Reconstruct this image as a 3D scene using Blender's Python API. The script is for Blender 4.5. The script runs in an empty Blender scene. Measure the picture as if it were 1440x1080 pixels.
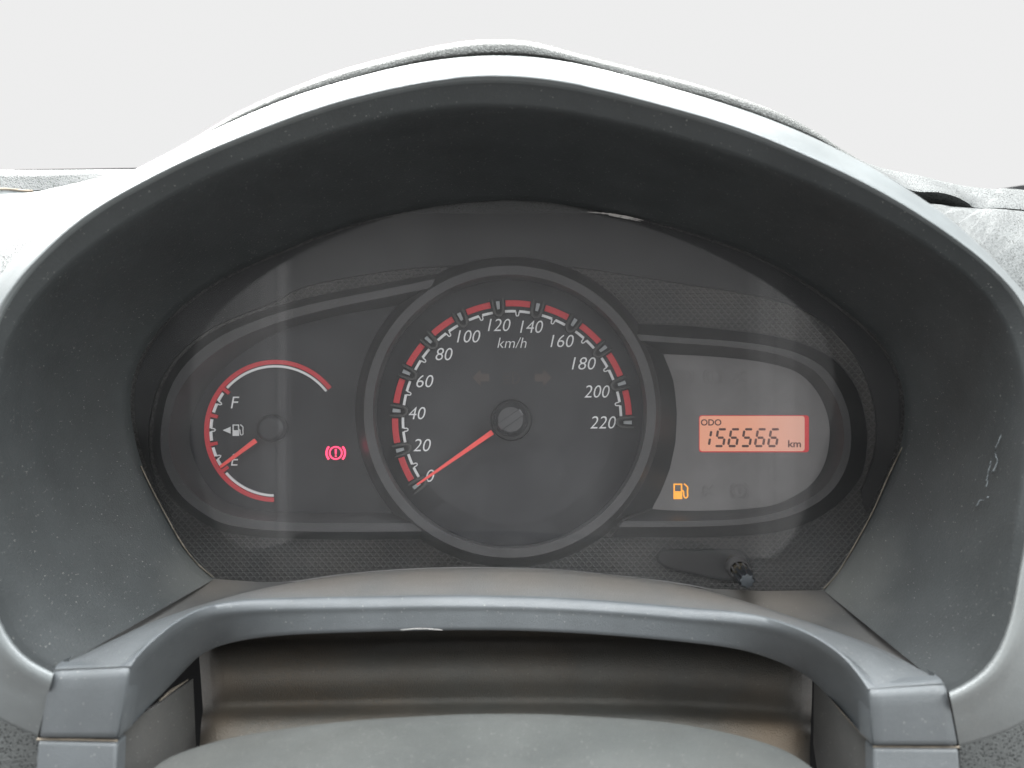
import bpy, math, random
from mathutils import Vector, Matrix
random.seed(7)

# ------------------------------------------------------------------ camera, world, lamps, exposure
F = 1130.0                       # focal length in photo pixels (photo 1440 x 1080)
TILT = math.radians(-16)         # the driver looks down onto the raked instrument panel
ORIGIN = Vector((0, 0, 1.15))    # eye height of the camera
TM = Matrix.Translation(ORIGIN) @ Matrix.Rotation(TILT, 4, 'X')

scene = bpy.context.scene
COL = scene.collection
cam_data = bpy.data.cameras.new('camera')
cam_data.sensor_width = 36
cam_data.lens = 36 * F / 1440
cam_data.clip_start = 0.01
cam_data.clip_end = 50
cam_data.dof.use_dof = True
cam_data.dof.focus_distance = 0.42
cam_data.dof.aperture_fstop = 9
cam = bpy.data.objects.new('camera', cam_data)
COL.objects.link(cam)
cam.matrix_world = TM @ Matrix.Rotation(math.radians(90), 4, 'X')
scene.camera = cam

world = bpy.data.worlds.new('World')
scene.world = world
world.use_nodes = True
wbg = world.node_tree.nodes['Background']
wbg.inputs['Color'].default_value = (0.852, 0.852, 0.852, 1)   # plain pale backdrop all round
wbg.inputs['Strength'].default_value = 1.0

scene.view_settings.view_transform = 'Standard'
scene.view_settings.look = 'None'
scene.view_settings.exposure = 0
scene.view_settings.gamma = 1


def area_lamp(name, pos, target, sx, sy, power, colour=(1, 1, 1), spread=180):
    d = bpy.data.lights.new(name, 'AREA')
    d.shape = 'RECTANGLE'
    d.size = sx
    d.size_y = sy
    d.energy = power
    d.color = colour
    d.spread = math.radians(spread)
    o = bpy.data.objects.new(name, d)
    COL.objects.link(o)
    p, t = Vector(pos), Vector(target)
    z = (p - t).normalized()
    x = Vector((0, 0, 1)).cross(z)
    x = x.normalized() if x.length > 1e-4 else Vector((1, 0, 0))
    y = z.cross(x)
    m = Matrix((x, y, z)).transposed().to_4x4()
    m.translation = p
    o.matrix_world = TM @ m
    return o


# windscreen light over the hood, light through the roof side / door windows, strip lamps added behind the camera to make the lens reflection bands
area_lamp('windscreen_light', (-0.30, 0.92, 0.80), (-0.05, 0.36, 0.10), 1.4, 0.55, 125, (1.0, 1.0, 0.985))
area_lamp('cabin_top_light', (0.03, 0.06, 0.80), (0, 0.26, -0.12), 1.1, 0.45, 36, (0.94, 0.98, 1.0))
area_lamp('right_window_light', (0.95, -0.15, 0.40), (0, 0.34, -0.05), 0.7, 0.4, 15, (0.95, 1.0, 1.0))
area_lamp('left_window_light', (-0.95, -0.10, 0.45), (0, 0.34, -0.05), 0.7, 0.4, 9, (0.95, 1.0, 1.0))
for u0, u1, rad in ((322, 345, 0.22), (345, 366, 0.45), (366, 386.7, 0.75), (389.3, 402, 1.15), (402, 410, 0.4),
                    (1052, 1068, 0.3), (1068, 1089.2, 0.75), (1091.3, 1118, 0.85), (1118, 1140, 0.3)):
    k = (2 * 0.398 + 0.30) / F
    w = (u1 - u0) * k
    h = 0.80
    area_lamp('reflection_strip_light', ((0.5 * (u0 + u1) - 720) * k, -0.30, 0.0),
              ((0.5 * (u0 + u1) - 720) * k * 0.99, 0.4, 0.0), w, h, rad * math.pi * w * h)


# ------------------------------------------------------------------ helpers
def P(u, v, y):
    return Vector(((u - 720) * y / F, y, (540 - v) * y / F))


BASE = {}


def finish(o, parent=None, label=None, cat=None, group=None, kind=None):
    COL.objects.link(o)
    if parent is not None:
        o.parent = parent
    for k, val in (('label', label), ('category', cat), ('group', group), ('kind', kind)):
        if val:
            o[k] = val
    return o


def thing(name, base, label, cat):
    o = bpy.data.objects.new(name, None)
    o.empty_display_size = 0.02
    finish(o, None, label, cat)
    o.matrix_world = TM @ Matrix.Translation(base)
    BASE[o.name] = Vector(base)
    return o


def base_of(o):
    while o.parent is not None:
        o = o.parent
    return BASE[o.name]


def mesh_obj(name, verts, faces, mat, parent, smooth=True, label=None, bevel=0, seg=2, sharp=40, kind=None, base=None, cat=None):
    b = Vector(base) if base is not None else base_of(parent)
    me = bpy.data.meshes.new(name)
    me.from_pydata([tuple(Vector(p) - b) for p in verts], [], faces)
    me.validate()
    me.update()
    if smooth:
        me.polygons.foreach_set('use_smooth', [True] * len(me.polygons))
        me.set_sharp_from_angle(angle=math.radians(sharp))
    me.materials.append(mat)
    o = bpy.data.objects.new(name, me)
    finish(o, parent, label, cat, kind=kind)
    if base is not None:
        o.matrix_world = TM @ Matrix.Translation(b)
    if bevel:
        m = o.modifiers.new('bevel', 'BEVEL')
        m.width = bevel
        m.segments = seg
        m.limit_method = 'ANGLE'
        m.angle_limit = math.radians(40)
    return o


def grid_faces(nr, nc, close=False, off=0):
    f = []
    for i in range(nr - 1):
        for j in range(nc if close else nc - 1):
            a = off + i * nc + j
            b = off + i * nc + (j + 1) % nc
            f.append((a, b, b + nc, a + nc))
    return f


def loft(name, rows, mat, parent, close=False, flip=False, **kw):
    n = len(rows[0])
    v = [p for r in rows for p in r]
    f = grid_faces(len(rows), n, close)
    if flip:
        f = [tuple(reversed(q)) for q in f]
    return mesh_obj(name, v, f, mat, parent, **kw)


def spline(pts, n, closed=False, smooth=0):
    """Catmull-Rom through 2-D/3-D points, resampled evenly by arc length."""
    pts = [Vector(p) for p in pts]
    m = len(pts)
    dense = []
    segs = m if closed else m - 1
    for i in range(segs):
        if closed:
            p0, p1, p2, p3 = pts[i - 1], pts[i], pts[(i + 1) % m], pts[(i + 2) % m]
        else:
            p1, p2 = pts[i], pts[i + 1]
            p0 = pts[i - 1] if i else p1 * 2 - p2
            p3 = pts[i + 2] if i + 2 < m else p2 * 2 - p1
        for k in range(14):
            t = k / 14
            dense.append(0.5 * ((2 * p1) + (p2 - p0) * t + (2 * p0 - 5 * p1 + 4 * p2 - p3) * t * t
                                + (3 * p1 - p0 - 3 * p2 + p3) * t ** 3))
    if not closed:
        dense.append(pts[-1])
    for _ in range(smooth):
        d2 = list(dense)
        L = len(dense)
        for i in range(0 if closed else 1, L if closed else L - 1):
            d2[i] = (dense[i - 1] + dense[i] * 2 + dense[(i + 1) % L]) / 4
        dense = d2
    if closed:
        dense.append(dense[0])
    acc = [0.0]
    for a, b in zip(dense, dense[1:]):
        acc.append(acc[-1] + (b - a).length)
    out = []
    cnt = n if closed else n - 1
    j = 0
    for i in range(n):
        s = acc[-1] * i / cnt
        while j < len(acc) - 2 and acc[j + 1] < s:
            j += 1
        d = acc[j + 1] - acc[j]
        t = (s - acc[j]) / d if d > 0 else 0
        out.append(dense[j].lerp(dense[j + 1], min(max(t, 0), 1)))
    return out


def chain(parts, counts, smooth=6):
    """several splines joined end to end so that rows correspond at the anchors"""
    whole = []
    for p, c in zip(parts, counts):
        s = spline(p, c)
        whole += s if not whole else s[1:]
    for _ in range(smooth):
        w2 = list(whole)
        for i in range(1, len(whole) - 1):
            w2[i] = (whole[i - 1] + whole[i] * 2 + whole[i + 1]) / 4
        whole = w2
    return whole


def prism(name, outline, y, thick, mat, parent, **kw):
    """outline in photo pixels at depth y (front cap), extruded straight back by thick"""
    n = len(outline)
    fr = [P(p[0], p[1], y) for p in outline]
    bk = [p + Vector((0, thick, 0)) for p in fr]
    f = [tuple(range(n)), tuple(range(2 * n - 1, n - 1, -1))]
    f += [(i, i + n, (i + 1) % n + n, (i + 1) % n) for i in range(n)]
    # orientation: make the cap look to the camera (-Y)
    area = sum(outline[i][0] * outline[(i + 1) % n][1] - outline[(i + 1) % n][0] * outline[i][1] for i in range(n))
    if area < 0:
        f = [tuple(reversed(q)) for q in f]
    return mesh_obj(name, fr + bk, f, mat, parent, **kw)


def stroke(pts, w, closed=False):
    """polyline -> outline polygon of width w (pixels)"""
    pts = [Vector(p[:2]) for p in pts]
    L, R = [], []
    n = len(pts)
    for i, p in enumerate(pts):
        a = pts[i - 1] if i else p
        b = pts[i + 1] if i + 1 < n else p
        d = (b - a).normalized()
        nrm = Vector((-d.y, d.x))
        ww = w[i] if isinstance(w, (list, tuple)) else w
        L.append(p + nrm * ww / 2)
        R.append(p - nrm * ww / 2)
    return L + R[::-1]


def pol(c, r, deg):
    a = math.radians(deg)
    return Vector((c[0] + r * math.cos(a), c[1] - r * math.sin(a)))


def arc(c, r, a0, a1, n):
    return [pol(c, r, a0 + (a1 - a0) * i / (n - 1)) for i in range(n)]


def arc_band(c, r0, r1, a0, a1, n=14):
    return arc(c, r0, a0, a1, n) + arc(c, r1, a1, a0, n)


def multi_prism(name, outlines, y, thick, mat, parent, **kw):
    """several small outlines that make one printed mark"""
    V, Fc = [], []
    for ol in outlines:
        n = len(ol)
        o = len(V)
        fr = [P(p[0], p[1], y) for p in ol]
        V += fr + [p + Vector((0, thick, 0)) for p in fr]
        f = [tuple(range(n)), tuple(range(2 * n - 1, n - 1, -1))]
        f += [(i, i + n, (i + 1) % n + n, (i + 1) % n) for i in range(n)]
        area = sum(ol[i][0] * ol[(i + 1) % n][1] - ol[(i + 1) % n][0] * ol[i][1] for i in range(n))
        if area < 0:
            f = [tuple(reversed(q)) for q in f]
        Fc += [tuple(i + o for i in q) for q in f]
    return mesh_obj(name, V, Fc, mat, parent, smooth=False, **kw)


def band_loft(name, curves, mat, parent, close=True, **kw):
    """curves: list of (pixel outline, depth)"""
    return loft(name, [[P(p[0], p[1], y) for p in c] for c, y in curves], mat, parent, close=close, **kw)


def text(name, s, u, v, w, h, y, mat, parent, shear=0.0, thick=0.00015, weight=0.0, label=None):
    cu = bpy.data.curves.new(name, 'FONT')
    cu.body = s
    cu.size = 1
    cu.shear = shear
    cu.offset = weight
    cu.resolution_u = 4
    tmp = bpy.data.objects.new('tmp_text', cu)
    COL.objects.link(tmp)
    dg = bpy.context.evaluated_depsgraph_get()
    me = bpy.data.meshes.new_from_object(tmp.evaluated_get(dg))
    bpy.data.objects.remove(tmp)
    bpy.data.curves.remove(cu)
    xs = [q.co.x for q in me.vertices]
    ys = [q.co.y for q in me.vertices]
    x0, x1, y0, y1 = min(xs), max(xs), min(ys), max(ys)
    verts = [P(u + ((q.co.x - x0) / (x1 - x0) - .5) * w, v - ((q.co.y - y0) / (y1 - y0) - .5) * h, y) for q in me.vertices]
    faces = [tuple(p.vertices) for p in me.polygons]
    bpy.data.meshes.remove(me)
    # make faces look at the camera, then give the print a little body
    def nrm(f):
        a, b, c = verts[f[0]], verts[f[1]], verts[f[2]]
        return (b - a).cross(c - a).y
    faces = [f if nrm(f) < 0 else tuple(reversed(f)) for f in faces]
    return mesh_obj(name, verts, faces, mat, parent, smooth=False, label=label)


def tube(name, pts, r, mat, parent, n=8, **kw):
    pts = [Vector(p) for p in pts]
    V = []
    for i, p in enumerate(pts):
        a = pts[max(i - 1, 0)]
        b = pts[min(i + 1, len(pts) - 1)]
        d = (b - a).normalized()
        s = d.cross(Vector((0.1, 1, 0.05))).normalized()
        t = d.cross(s)
        rr = r[i] if isinstance(r, (list, tuple)) else r
        V += [p + (s * math.cos(2 * math.pi * k / n) + t * math.sin(2 * math.pi * k / n)) * rr for k in range(n)]
    f = grid_faces(len(pts), n, True)
    f += [tuple(range(n))[::-1], tuple(range(len(V) - n, len(V)))]
    return mesh_obj(name, V, f, mat, parent, **kw)


# ------------------------------------------------------------------ materials
class NT:
    def __init__(self, name):
        self.m = bpy.data.materials.new(name)
        self.m.use_nodes = True
        self.t = self.m.node_tree
        self.b = self.t.nodes['Principled BSDF']
        self.out = self.t.nodes['Material Output']
        self.tc = self.t.nodes.new('ShaderNodeTexCoord').outputs['Object']

    def n(self, typ, **kw):
        nd = self.t.nodes.new(typ)
        for k, val in kw.items():
            setattr(nd, k, val)
        return nd

    def link(self, a, b):
        self.t.links.new(a, b)

    def set(self, node, **kw):
        for k, val in kw.items():
            s = node.inputs[k]
            if hasattr(val, 'is_output'):
                self.link(val, s)
            else:
                s.default_value = val
        return node

    def noise(self, scale, detail=3, rough=0.6, vec=None):
        nd = self.n('ShaderNodeTexNoise')
        self.set(nd, Scale=scale, Detail=detail, Roughness=rough)
        self.link(vec or self.tc, nd.inputs['Vector'])
        return nd.outputs['Fac']

    def ramp(self, fac, a, b, v0=0.0, v1=1.0):
        nd = self.n('ShaderNodeMapRange')
        nd.clamp = True
        self.link(fac, nd.inputs[0])
        for i, x in enumerate((a, b, v0, v1)):
            nd.inputs[i + 1].default_value = x
        return nd.outputs[0]

    def math(self, op, a, b=None):
        nd = self.n('ShaderNodeMath', operation=op)
        for i, x in enumerate((a, b)):
            if x is None:
                continue
            if hasattr(x, 'is_output'):
                self.link(x, nd.inputs[i])
            else:
                nd.inputs[i].default_value = x
        return nd.outputs[0]

    def mix(self, fac, a, b):
        nd = self.n('ShaderNodeMix', data_type='RGBA')
        for s, x in ((nd.inputs[0], fac), (nd.inputs[6], a), (nd.inputs[7], b)):
            if hasattr(x, 'is_output'):
                self.link(x, s)
            else:
                s.default_value = x if isinstance(x, float) else (*x, 1)
        return nd.outputs[2]

    def bump(self, height, strength, dist, prev=None):
        nd = self.n('ShaderNodeBump')
        nd.inputs['Strength'].default_value = strength
        nd.inputs['Distance'].default_value = dist
        self.link(height, nd.inputs['Height'])
        if prev is not None:
            self.link(prev, nd.inputs['Normal'])
        return nd.outputs['Normal']


def specks(nt, scale, amount, size):
    """sparse dust grains / lint: a few cells of a Voronoi, small dots in them"""
    warp = nt.n('ShaderNodeTexNoise')
    nt.set(warp, Scale=scale * 2.5, Detail=2.0)
    nt.link(nt.tc, warp.inputs['Vector'])
    add = nt.n('ShaderNodeVectorMath', operation='MULTIPLY_ADD')
    nt.link(warp.outputs['Color'], add.inputs[0])
    add.inputs[1].default_value = (0.5 / scale,) * 3
    nt.link(nt.tc, add.inputs[2])
    vo = nt.n('ShaderNodeTexVoronoi')
    nt.link(add.outputs[0], vo.inputs['Vector'])
    vo.inputs['Scale'].default_value = scale
    sep = nt.n('ShaderNodeSeparateColor')
    nt.link(vo.outputs['Color'], sep.inputs[0])
    pick = nt.math('LESS_THAN', sep.outputs[0], amount)
    sz = nt.math('MULTIPLY', sep.outputs[1], size)
    dot = nt.math('LESS_THAN', vo.outputs['Distance'], sz)
    return nt.math('MULTIPLY', pick, dot)


def plastic(name, col, rough=0.5, grain=1600, gs=0.25, dust=0.0, dustcol=(0.36, 0.31, 0.26), speck=0.12, blobs=(), spec=0.5,
            leather=None, coat=0.0, pits=None):
    nt = NT(name)
    n1 = nt.noise(45, 4)
    n2 = nt.noise(9, 3)
    base = nt.mix(nt.ramp(n1, 0.3, 0.7), tuple(c * 0.86 for c in col), tuple(c * 1.12 for c in col))
    fac = None
    if dust:
        d = nt.math('MULTIPLY', nt.ramp(n2, 0.32, 0.72), dust)
        d = nt.math('MULTIPLY', d, nt.ramp(nt.noise(700, 3), 0.25, 0.7, 0.35, 1.0))
        fac = d
    for (bp, r, amt) in blobs:      # dirt that has settled in one corner
        dist = nt.n('ShaderNodeVectorMath', operation='DISTANCE')
        nt.link(nt.tc, dist.inputs[0])
        dist.inputs[1].default_value = bp
        wob = nt.math('MULTIPLY_ADD', nt.noise(60, 4), 0.9)
        wob.node.inputs[2].default_value = 0.55
        bl = nt.math('DIVIDE', dist.outputs['Value'], r)
        bl = nt.math('MULTIPLY', bl, wob)
        bl = nt.ramp(bl, 0.15, 1.0, amt, 0.0)
        fac = bl if fac is None else nt.math('MAXIMUM', fac, bl)
    if fac is not None:
        base = nt.mix(fac, base, dustcol)
    if speck:
        s = nt.math('MAXIMUM', specks(nt, 900, speck * 2.0, 0.18), specks(nt, 330, speck * 0.4, 0.085))
        base = nt.mix(nt.math('MULTIPLY', s, 0.42), base, (0.55, 0.54, 0.50))
    pit = None
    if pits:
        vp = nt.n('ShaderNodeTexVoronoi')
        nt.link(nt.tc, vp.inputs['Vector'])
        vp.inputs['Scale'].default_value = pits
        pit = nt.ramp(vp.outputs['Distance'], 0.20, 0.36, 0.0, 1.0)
        base = nt.mix(pit, tuple(c * 0.08 for c in col), base)  # shade inside the grain pits painted into the base colour
    nt.link(base, nt.b.inputs['Base Color'])
    r = nt.ramp(nt.noise(30, 4), 0.3, 0.7, rough - 0.05, rough + 0.06)
    nt.link(r, nt.b.inputs['Roughness'])
    nt.b.inputs['Specular IOR Level'].default_value = spec
    nt.b.inputs['Coat Weight'].default_value = coat
    nrm = nt.bump(nt.noise(grain, 2, 0.5), gs, 0.0004)
    if pit is not None:
        nrm = nt.bump(pit, 0.8, 0.0005, nrm)
    if leather:
        sc, st = leather
        vo = nt.n('ShaderNodeTexVoronoi', feature='DISTANCE_TO_EDGE')
        wv = nt.n('ShaderNodeVectorMath', operation='MULTIPLY_ADD')
        wn = nt.n('ShaderNodeTexNoise')
        nt.set(wn, Scale=sc * 0.7, Detail=2.0)
        nt.link(nt.tc, wn.inputs['Vector'])
        nt.link(wn.outputs['Color'], wv.inputs[0])
        wv.inputs[1].default_value = (0.9 / sc,) * 3
        nt.link(nt.tc, wv.inputs[2])
        nt.link(wv.outputs[0], vo.inputs['Vector'])
        vo.inputs['Scale'].default_value = sc
        nrm = nt.bump(nt.ramp(vo.outputs['Distance'], 0.0, 0.22), st, 0.7 / sc, nrm)
    nt.link(nrm, nt.b.inputs['Normal'])
    return nt.m


def simple(name, col, rough=0.5, emit=0.0, ecol=None, spec=0.5, vary=0.1):
    nt = NT(name)
    c = nt.mix(nt.ramp(nt.noise(160, 3), 0.3, 0.7), tuple(x * (1 - vary) for x in col), tuple(min(x * (1 + vary), 1) for x in col))
    nt.link(c, nt.b.inputs['Base Color'])
    nt.b.inputs['Roughness'].default_value = rough
    nt.b.inputs['Specular IOR Level'].default_value = spec
    if emit:
        nt.b.inputs['Emission Color'].default_value = (*(ecol or col), 1)
        nt.b.inputs['Emission Strength'].default_value = emit
    return nt.m


CB = Vector(P(717, 800, 0.418))      # base point of the cluster
HB = Vector(P(717, 955, 0.300))      # base point of the hood
AB = Vector(P(700, 1045, 0.300))     # base point of the column trim
DB = Vector(P(720, 1100, 0.420))     # base point of the dashboard

corner_l = P(300, 812, 0.39)
corner_r = P(1158, 830, 0.39)
M_hood = plastic('hood_plastic_shaded', (0.030, 0.0330, 0.0340), 0.50, grain=1300, gs=0.5, dust=0.10, dustcol=(0.14, 0.14, 0.132), speck=0.22, spec=0.35,  # same plastic as the rim, darkened for the shade inside the hood
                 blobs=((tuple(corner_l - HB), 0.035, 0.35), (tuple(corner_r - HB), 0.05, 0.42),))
M_rim = plastic('rim_plastic_lit', (0.115, 0.125, 0.127), 0.42, dust=0.10, speck=0.06)  # same plastic as the hood interior, light on the rim put into the colour
M_pad = plastic('grained_pad', (0.10, 0.102, 0.098), 0.65, speck=0.0, leather=(800, 0.9), spec=0.2)
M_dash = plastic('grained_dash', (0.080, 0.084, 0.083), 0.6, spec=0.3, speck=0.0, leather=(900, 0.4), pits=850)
M_trim = plastic('trim_plastic', (0.064, 0.070, 0.075), 0.46, grain=2800, gs=0.45, dust=0.10, dustcol=(0.22, 0.22, 0.21), speck=0.10)
M_shelf = plastic('dusty_shelf', (0.078, 0.084, 0.088), 0.5, grain=1500, gs=0.9, dust=0.12, dustcol=(0.108, 0.098, 0.088), speck=0.35,
                  blobs=tuple((tuple(P(u_, v_, .37) - AB), 0.062, 0.95) for u_, v_ in ((470, 825), (600, 815), (730, 815), (860, 820), (980, 835))))
M_fill = plastic('filler_plastic', (0.050, 0.051, 0.051), 0.55, dust=0.35, dustcol=(0.13, 0.115, 0.10), speck=0.15,
                 blobs=((tuple(corner_l - AB), 0.025, 0.6), (tuple(P(1090, 842, .39) - AB), 0.035, 0.75)))
M_dust = simple('settled_dust', (0.24, 0.205, 0.165), 0.8, spec=0.1, vary=0.25)
M_boot = plastic('boot_rubber', (0.120, 0.123, 0.117), 0.48, grain=1300, gs=0.9, dust=0.75, dustcol=(0.21, 0.155, 0.105), speck=0.12,
                 leather=(1300, 0.45),
                 blobs=((tuple(P(300, 990, .35) - P(700, 1050, .33)), 0.03, 0.7), (tuple(P(1090, 1020, .34) - P(700, 1050, .33)), 0.035, 0.8)))
M_cover = plastic('column_cover_plastic', (0.050, 0.053, 0.051), 0.55, grain=1300, gs=0.7, dust=0.25, dustcol=(0.15, 0.14, 0.125), speck=0.22)
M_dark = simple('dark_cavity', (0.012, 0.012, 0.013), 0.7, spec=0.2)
M_bezel = plastic('satin_bezel', (0.037, 0.037, 0.039), 0.38, speck=0.03, dust=0.08, gs=0.08)
M_skirt = plastic('bezel_skirt', (0.017, 0.018, 0.020), 0.45, speck=0.03, dust=0.05, gs=0.06)
M_dial = plastic('dial_print', (0.015, 0.015, 0.018), 0.45, speck=0.02, gs=0.04)
M_dialin = plastic('dial_centre', (0.022, 0.022, 0.025), 0.42, speck=0.02, gs=0.04)
M_grey = plastic('grey_face', (0.185, 0.178, 0.175), 0.45, speck=0.03, grain=2400, gs=0.3)
M_white = simple('white_print', (0.80, 0.80, 0.80), 0.5, vary=0.03)
M_red = simple('red_print', (0.52, 0.032, 0.042), 0.45, emit=0.09, vary=0.05)
M_needle = simple('needle_plastic', (0.72, 0.075, 0.065), 0.4, emit=0.22, vary=0.04)
M_horse = simple('tick_holder_plastic', (0.055, 0.054, 0.052), 0.4)
M_tick = simple('tick_insert', (0.36, 0.375, 0.385), 0.35)
M_hub = simple('hub_plastic', (0.030, 0.030, 0.032), 0.17, vary=0.1, spec=0.9)
M_faint = simple('unlit_symbol', (0.060, 0.046, 0.040), 0.5)
M_faint2 = simple('unlit_symbol_grey', (0.172, 0.165, 0.162), 0.45)
M_brake = simple('lit_red_symbol', (0.6, 0.02, 0.06), 0.4, emit=2.4, ecol=(1.0, 0.05, 0.14))
M_fuelw = simple('lit_amber_symbol', (0.8, 0.35, 0.05), 0.4, emit=0.85, ecol=(1.0, 0.40, 0.04))
def display_mat():
    nt = NT('lit_display_panel')
    sep = nt.n('ShaderNodeSeparateXYZ')
    nt.link(nt.tc, sep.inputs[0])
    x0, x1 = (P(985, 600, .425) - CB).x, (P(1131, 600, .425) - CB).x
    g = nt.ramp(sep.outputs[0], x0 + 0.45 * (x1 - x0), x1)          # diffuser: lamps sit behind the left half
    n = nt.ramp(nt.noise(70, 3), 0.3, 0.7)
    c = nt.mix(nt.math('MULTIPLY', n, 0.5), (1.0, 0.385, 0.215), (1.0, 0.43, 0.29))
    c = nt.mix(g, c, (0.88, 0.46, 0.36))
    nt.link(c, nt.b.inputs['Emission Color'])
    nt.b.inputs['Emission Strength'].default_value = 0.56
    nt.b.inputs['Base Color'].default_value = (0.33, 0.2, 0.15, 1)
    nt.b.inputs['Roughness'].default_value = 0.35
    return nt.m


M_lcd = display_mat()
M_lcdred = simple('display_side_wall', (0.45, 0.03, 0.04), 0.4, emit=0.30, ecol=(0.9, 0.06, 0.06))
M_seg = simple('display_segment', (0.12, 0.05, 0.04), 0.5)
M_seg2 = simple('display_segment_pale', (0.22, 0.10, 0.085), 0.5)
M_knob = simple('knob_plastic', (0.014, 0.015, 0.017), 0.28)
M_capend = simple('lit_cap_end', (0.040, 0.045, 0.050), 0.3)  # paler than the cap sides: highlight on the knob end painted in
M_pin = simple('knob_shaft_plastic', (0.035, 0.03, 0.022), 0.22)
M_scratch = simple('scuffed_plastic', (0.45, 0.43, 0.41), 0.5)
M_scratch2 = simple('scratched_wall', (0.17, 0.19, 0.20), 0.5, vary=0.4)
M_seam = simple('dirty_joint', (0.115, 0.10, 0.082), 0.7, spec=0.1, vary=0.4)


def grid_mat():
    nt = NT('grid_plate')
    sep = nt.n('ShaderNodeSeparateXYZ')
    nt.link(nt.tc, sep.inputs[0])
    x, z = sep.outputs[0], sep.outputs[2]
    def lines(ax, az, period, width):
        s = nt.math('ADD', nt.math('MULTIPLY', x, ax / period), nt.math('MULTIPLY', z, az / period))
        fr = nt.math('FRACT', s)
        tri = nt.math('ABSOLUTE', nt.math('SUBTRACT', fr, 0.5))
        return nt.ramp(tri, 0.5 - width, 0.5, 0, 1)
    a = lines(0.74, 0.67, 0.0027, 0.16)
    b = lines(-0.74, 0.67, 0.0027, 0.16)
    c = lines(0.0, 1.0, 0.00201, 0.22)
    ab = nt.math('MAXIMUM', a, b)
    base = nt.mix(ab, (0.044, 0.044, 0.044), (0.100, 0.099, 0.095))
    base = nt.mix(nt.math('MULTIPLY', c, 0.45), base, (0.026, 0.026, 0.027))
    nd = nt.ramp(nt.noise(25, 4), 0.4, 0.75, 0.0, 0.22)
    base = nt.mix(nd, base, (0.20, 0.17, 0.14))
    s = specks(nt, 700, 0.06, 0.16)
    base = nt.mix(nt.math('MULTIPLY', s, 0.5), base, (0.5, 0.48, 0.45))
    nt.link(base, nt.b.inputs['Base Color'])
    nt.b.inputs['Roughness'].default_value = 0.45
    h = nt.math('SUBTRACT', ab, nt.math('MULTIPLY', c, 0.6))
    nt.link(nt.bump(h, 0.6, 0.0004), nt.b.inputs['Normal'])
    return nt.m


def lens_mat():
    nt = NT('clear_lens')
    nt.t.nodes.remove(nt.b)
    lw = nt.n('ShaderNodeLayerWeight')
    p = nt.math('POWER', lw.outputs['Facing'], 5.0)
    refl = nt.math('MULTIPLY_ADD', p, 0.9)
    refl.node.inputs[2].default_value = 0.019
    tr = nt.n('ShaderNodeBsdfTransparent')
    tr.inputs['Color'].default_value = (0.96, 0.96, 0.965, 1)
    gl = nt.n('ShaderNodeBsdfGlossy')
    gl.inputs['Roughness'].default_value = 0.017
    m1 = nt.n('ShaderNodeMixShader')
    nt.link(refl, m1.inputs[0]); nt.link(tr.outputs[0], m1.inputs[1]); nt.link(gl.outputs[0], m1.inputs[2])
    df = nt.n('ShaderNodeBsdfDiffuse')
    df.inputs['Color'].default_value = (0.62, 0.62, 0.62, 1)
    film = nt.ramp(nt.noise(22, 5, 0.65), 0.3, 0.75, 0.006, 0.028)
    sp = nt.math('MULTIPLY', nt.math('MAXIMUM', specks(nt, 500, 0.02, 0.15), specks(nt, 150, 0.035, 0.05)), 0.55)
    fac = nt.math('MAXIMUM', film, sp)
    m2 = nt.n('ShaderNodeMixShader')
    nt.link(fac, m2.inputs[0]); nt.link(m1.outputs[0], m2.inputs[1]); nt.link(df.outputs[0], m2.inputs[2])
    nt.link(m2.outputs[0], nt.out.inputs['Surface'])
    return nt.m


M_grid = grid_mat()
M_lens = lens_mat()

# ------------------------------------------------------------------ outlines traced from the place (photo pixels; depths in metres)
NL, NR = 70, 70
R1L = [(75, 947), (43, 943), (17, 920), (0, 890), (-16, 840), (-28, 770), (-34, 690), (-33, 610), (-26, 530), (-12, 465), (0, 433),
       (20, 400), (58, 360), (123, 300), (197, 260), (267, 223), (333, 197), (400, 170), (480, 143), (530, 131), (613, 114), (690, 107)]
R1R = [(690, 107), (763, 112), (847, 128), (913, 145), (960, 158), (1027, 176), (1093, 203), (1160, 232), (1227, 264), (1293, 302), (1360, 347),
       (1403, 380), (1440, 423), (1462, 475), (1472, 540), (1473, 610), (1463, 690), (1440, 770), (1430, 847), (1417, 903), (1393, 950), (1367, 970), (1335, 974)]
R2L = [(80, 941), (52, 934), (30, 908), (14, 876), (0, 825), (-10, 760), (-14, 690), (-13, 620), (-7, 545), (0, 505), (10, 480),
       (33, 440), (67, 400), (113, 360), (200, 300), (300, 247), (400, 209), (480, 184), (580, 158), (690, 149)]
R2R = [(690, 149), (780, 157), (847, 170), (960, 196), (1027, 218), (1127, 254), (1227, 301), (1293, 338), (1323, 360), (1380, 404), (1413, 447),
       (1430, 490), (1440, 545), (1441, 610), (1434, 690), (1420, 770), (1412, 842), (1400, 895), (1378, 940), (1357, 960), (1326, 967)]
R3L = [(302, 814), (273, 790), (253, 763), (230, 720), (200, 660), (187, 607), (180, 560), (187, 520), (207, 483), (240, 443), (300, 397), (380, 360),
       (480, 320), (547, 303), (630, 287), (720, 280)]
R3R = [(720, 280), (780, 285), (847, 297), (913, 310), (1010, 339), (1067, 361), (1127, 393), (1193, 440), (1243, 483), (1267, 527), (1274, 570), (1270, 627),
       (1250, 667), (1227, 720), (1203, 763), (1177, 807), (1157, 829)]
R0L = [(53, 1036), (0, 1016), (-60, 980), (-115, 900), (-140, 750), (-130, 610), (-85, 490), (-10, 398), (50, 330), (100, 291), (150, 258), (197, 236),
       (233, 218), (283, 190), (333, 168), (417, 132), (480, 115), (580, 88), (690, 75)]
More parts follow.
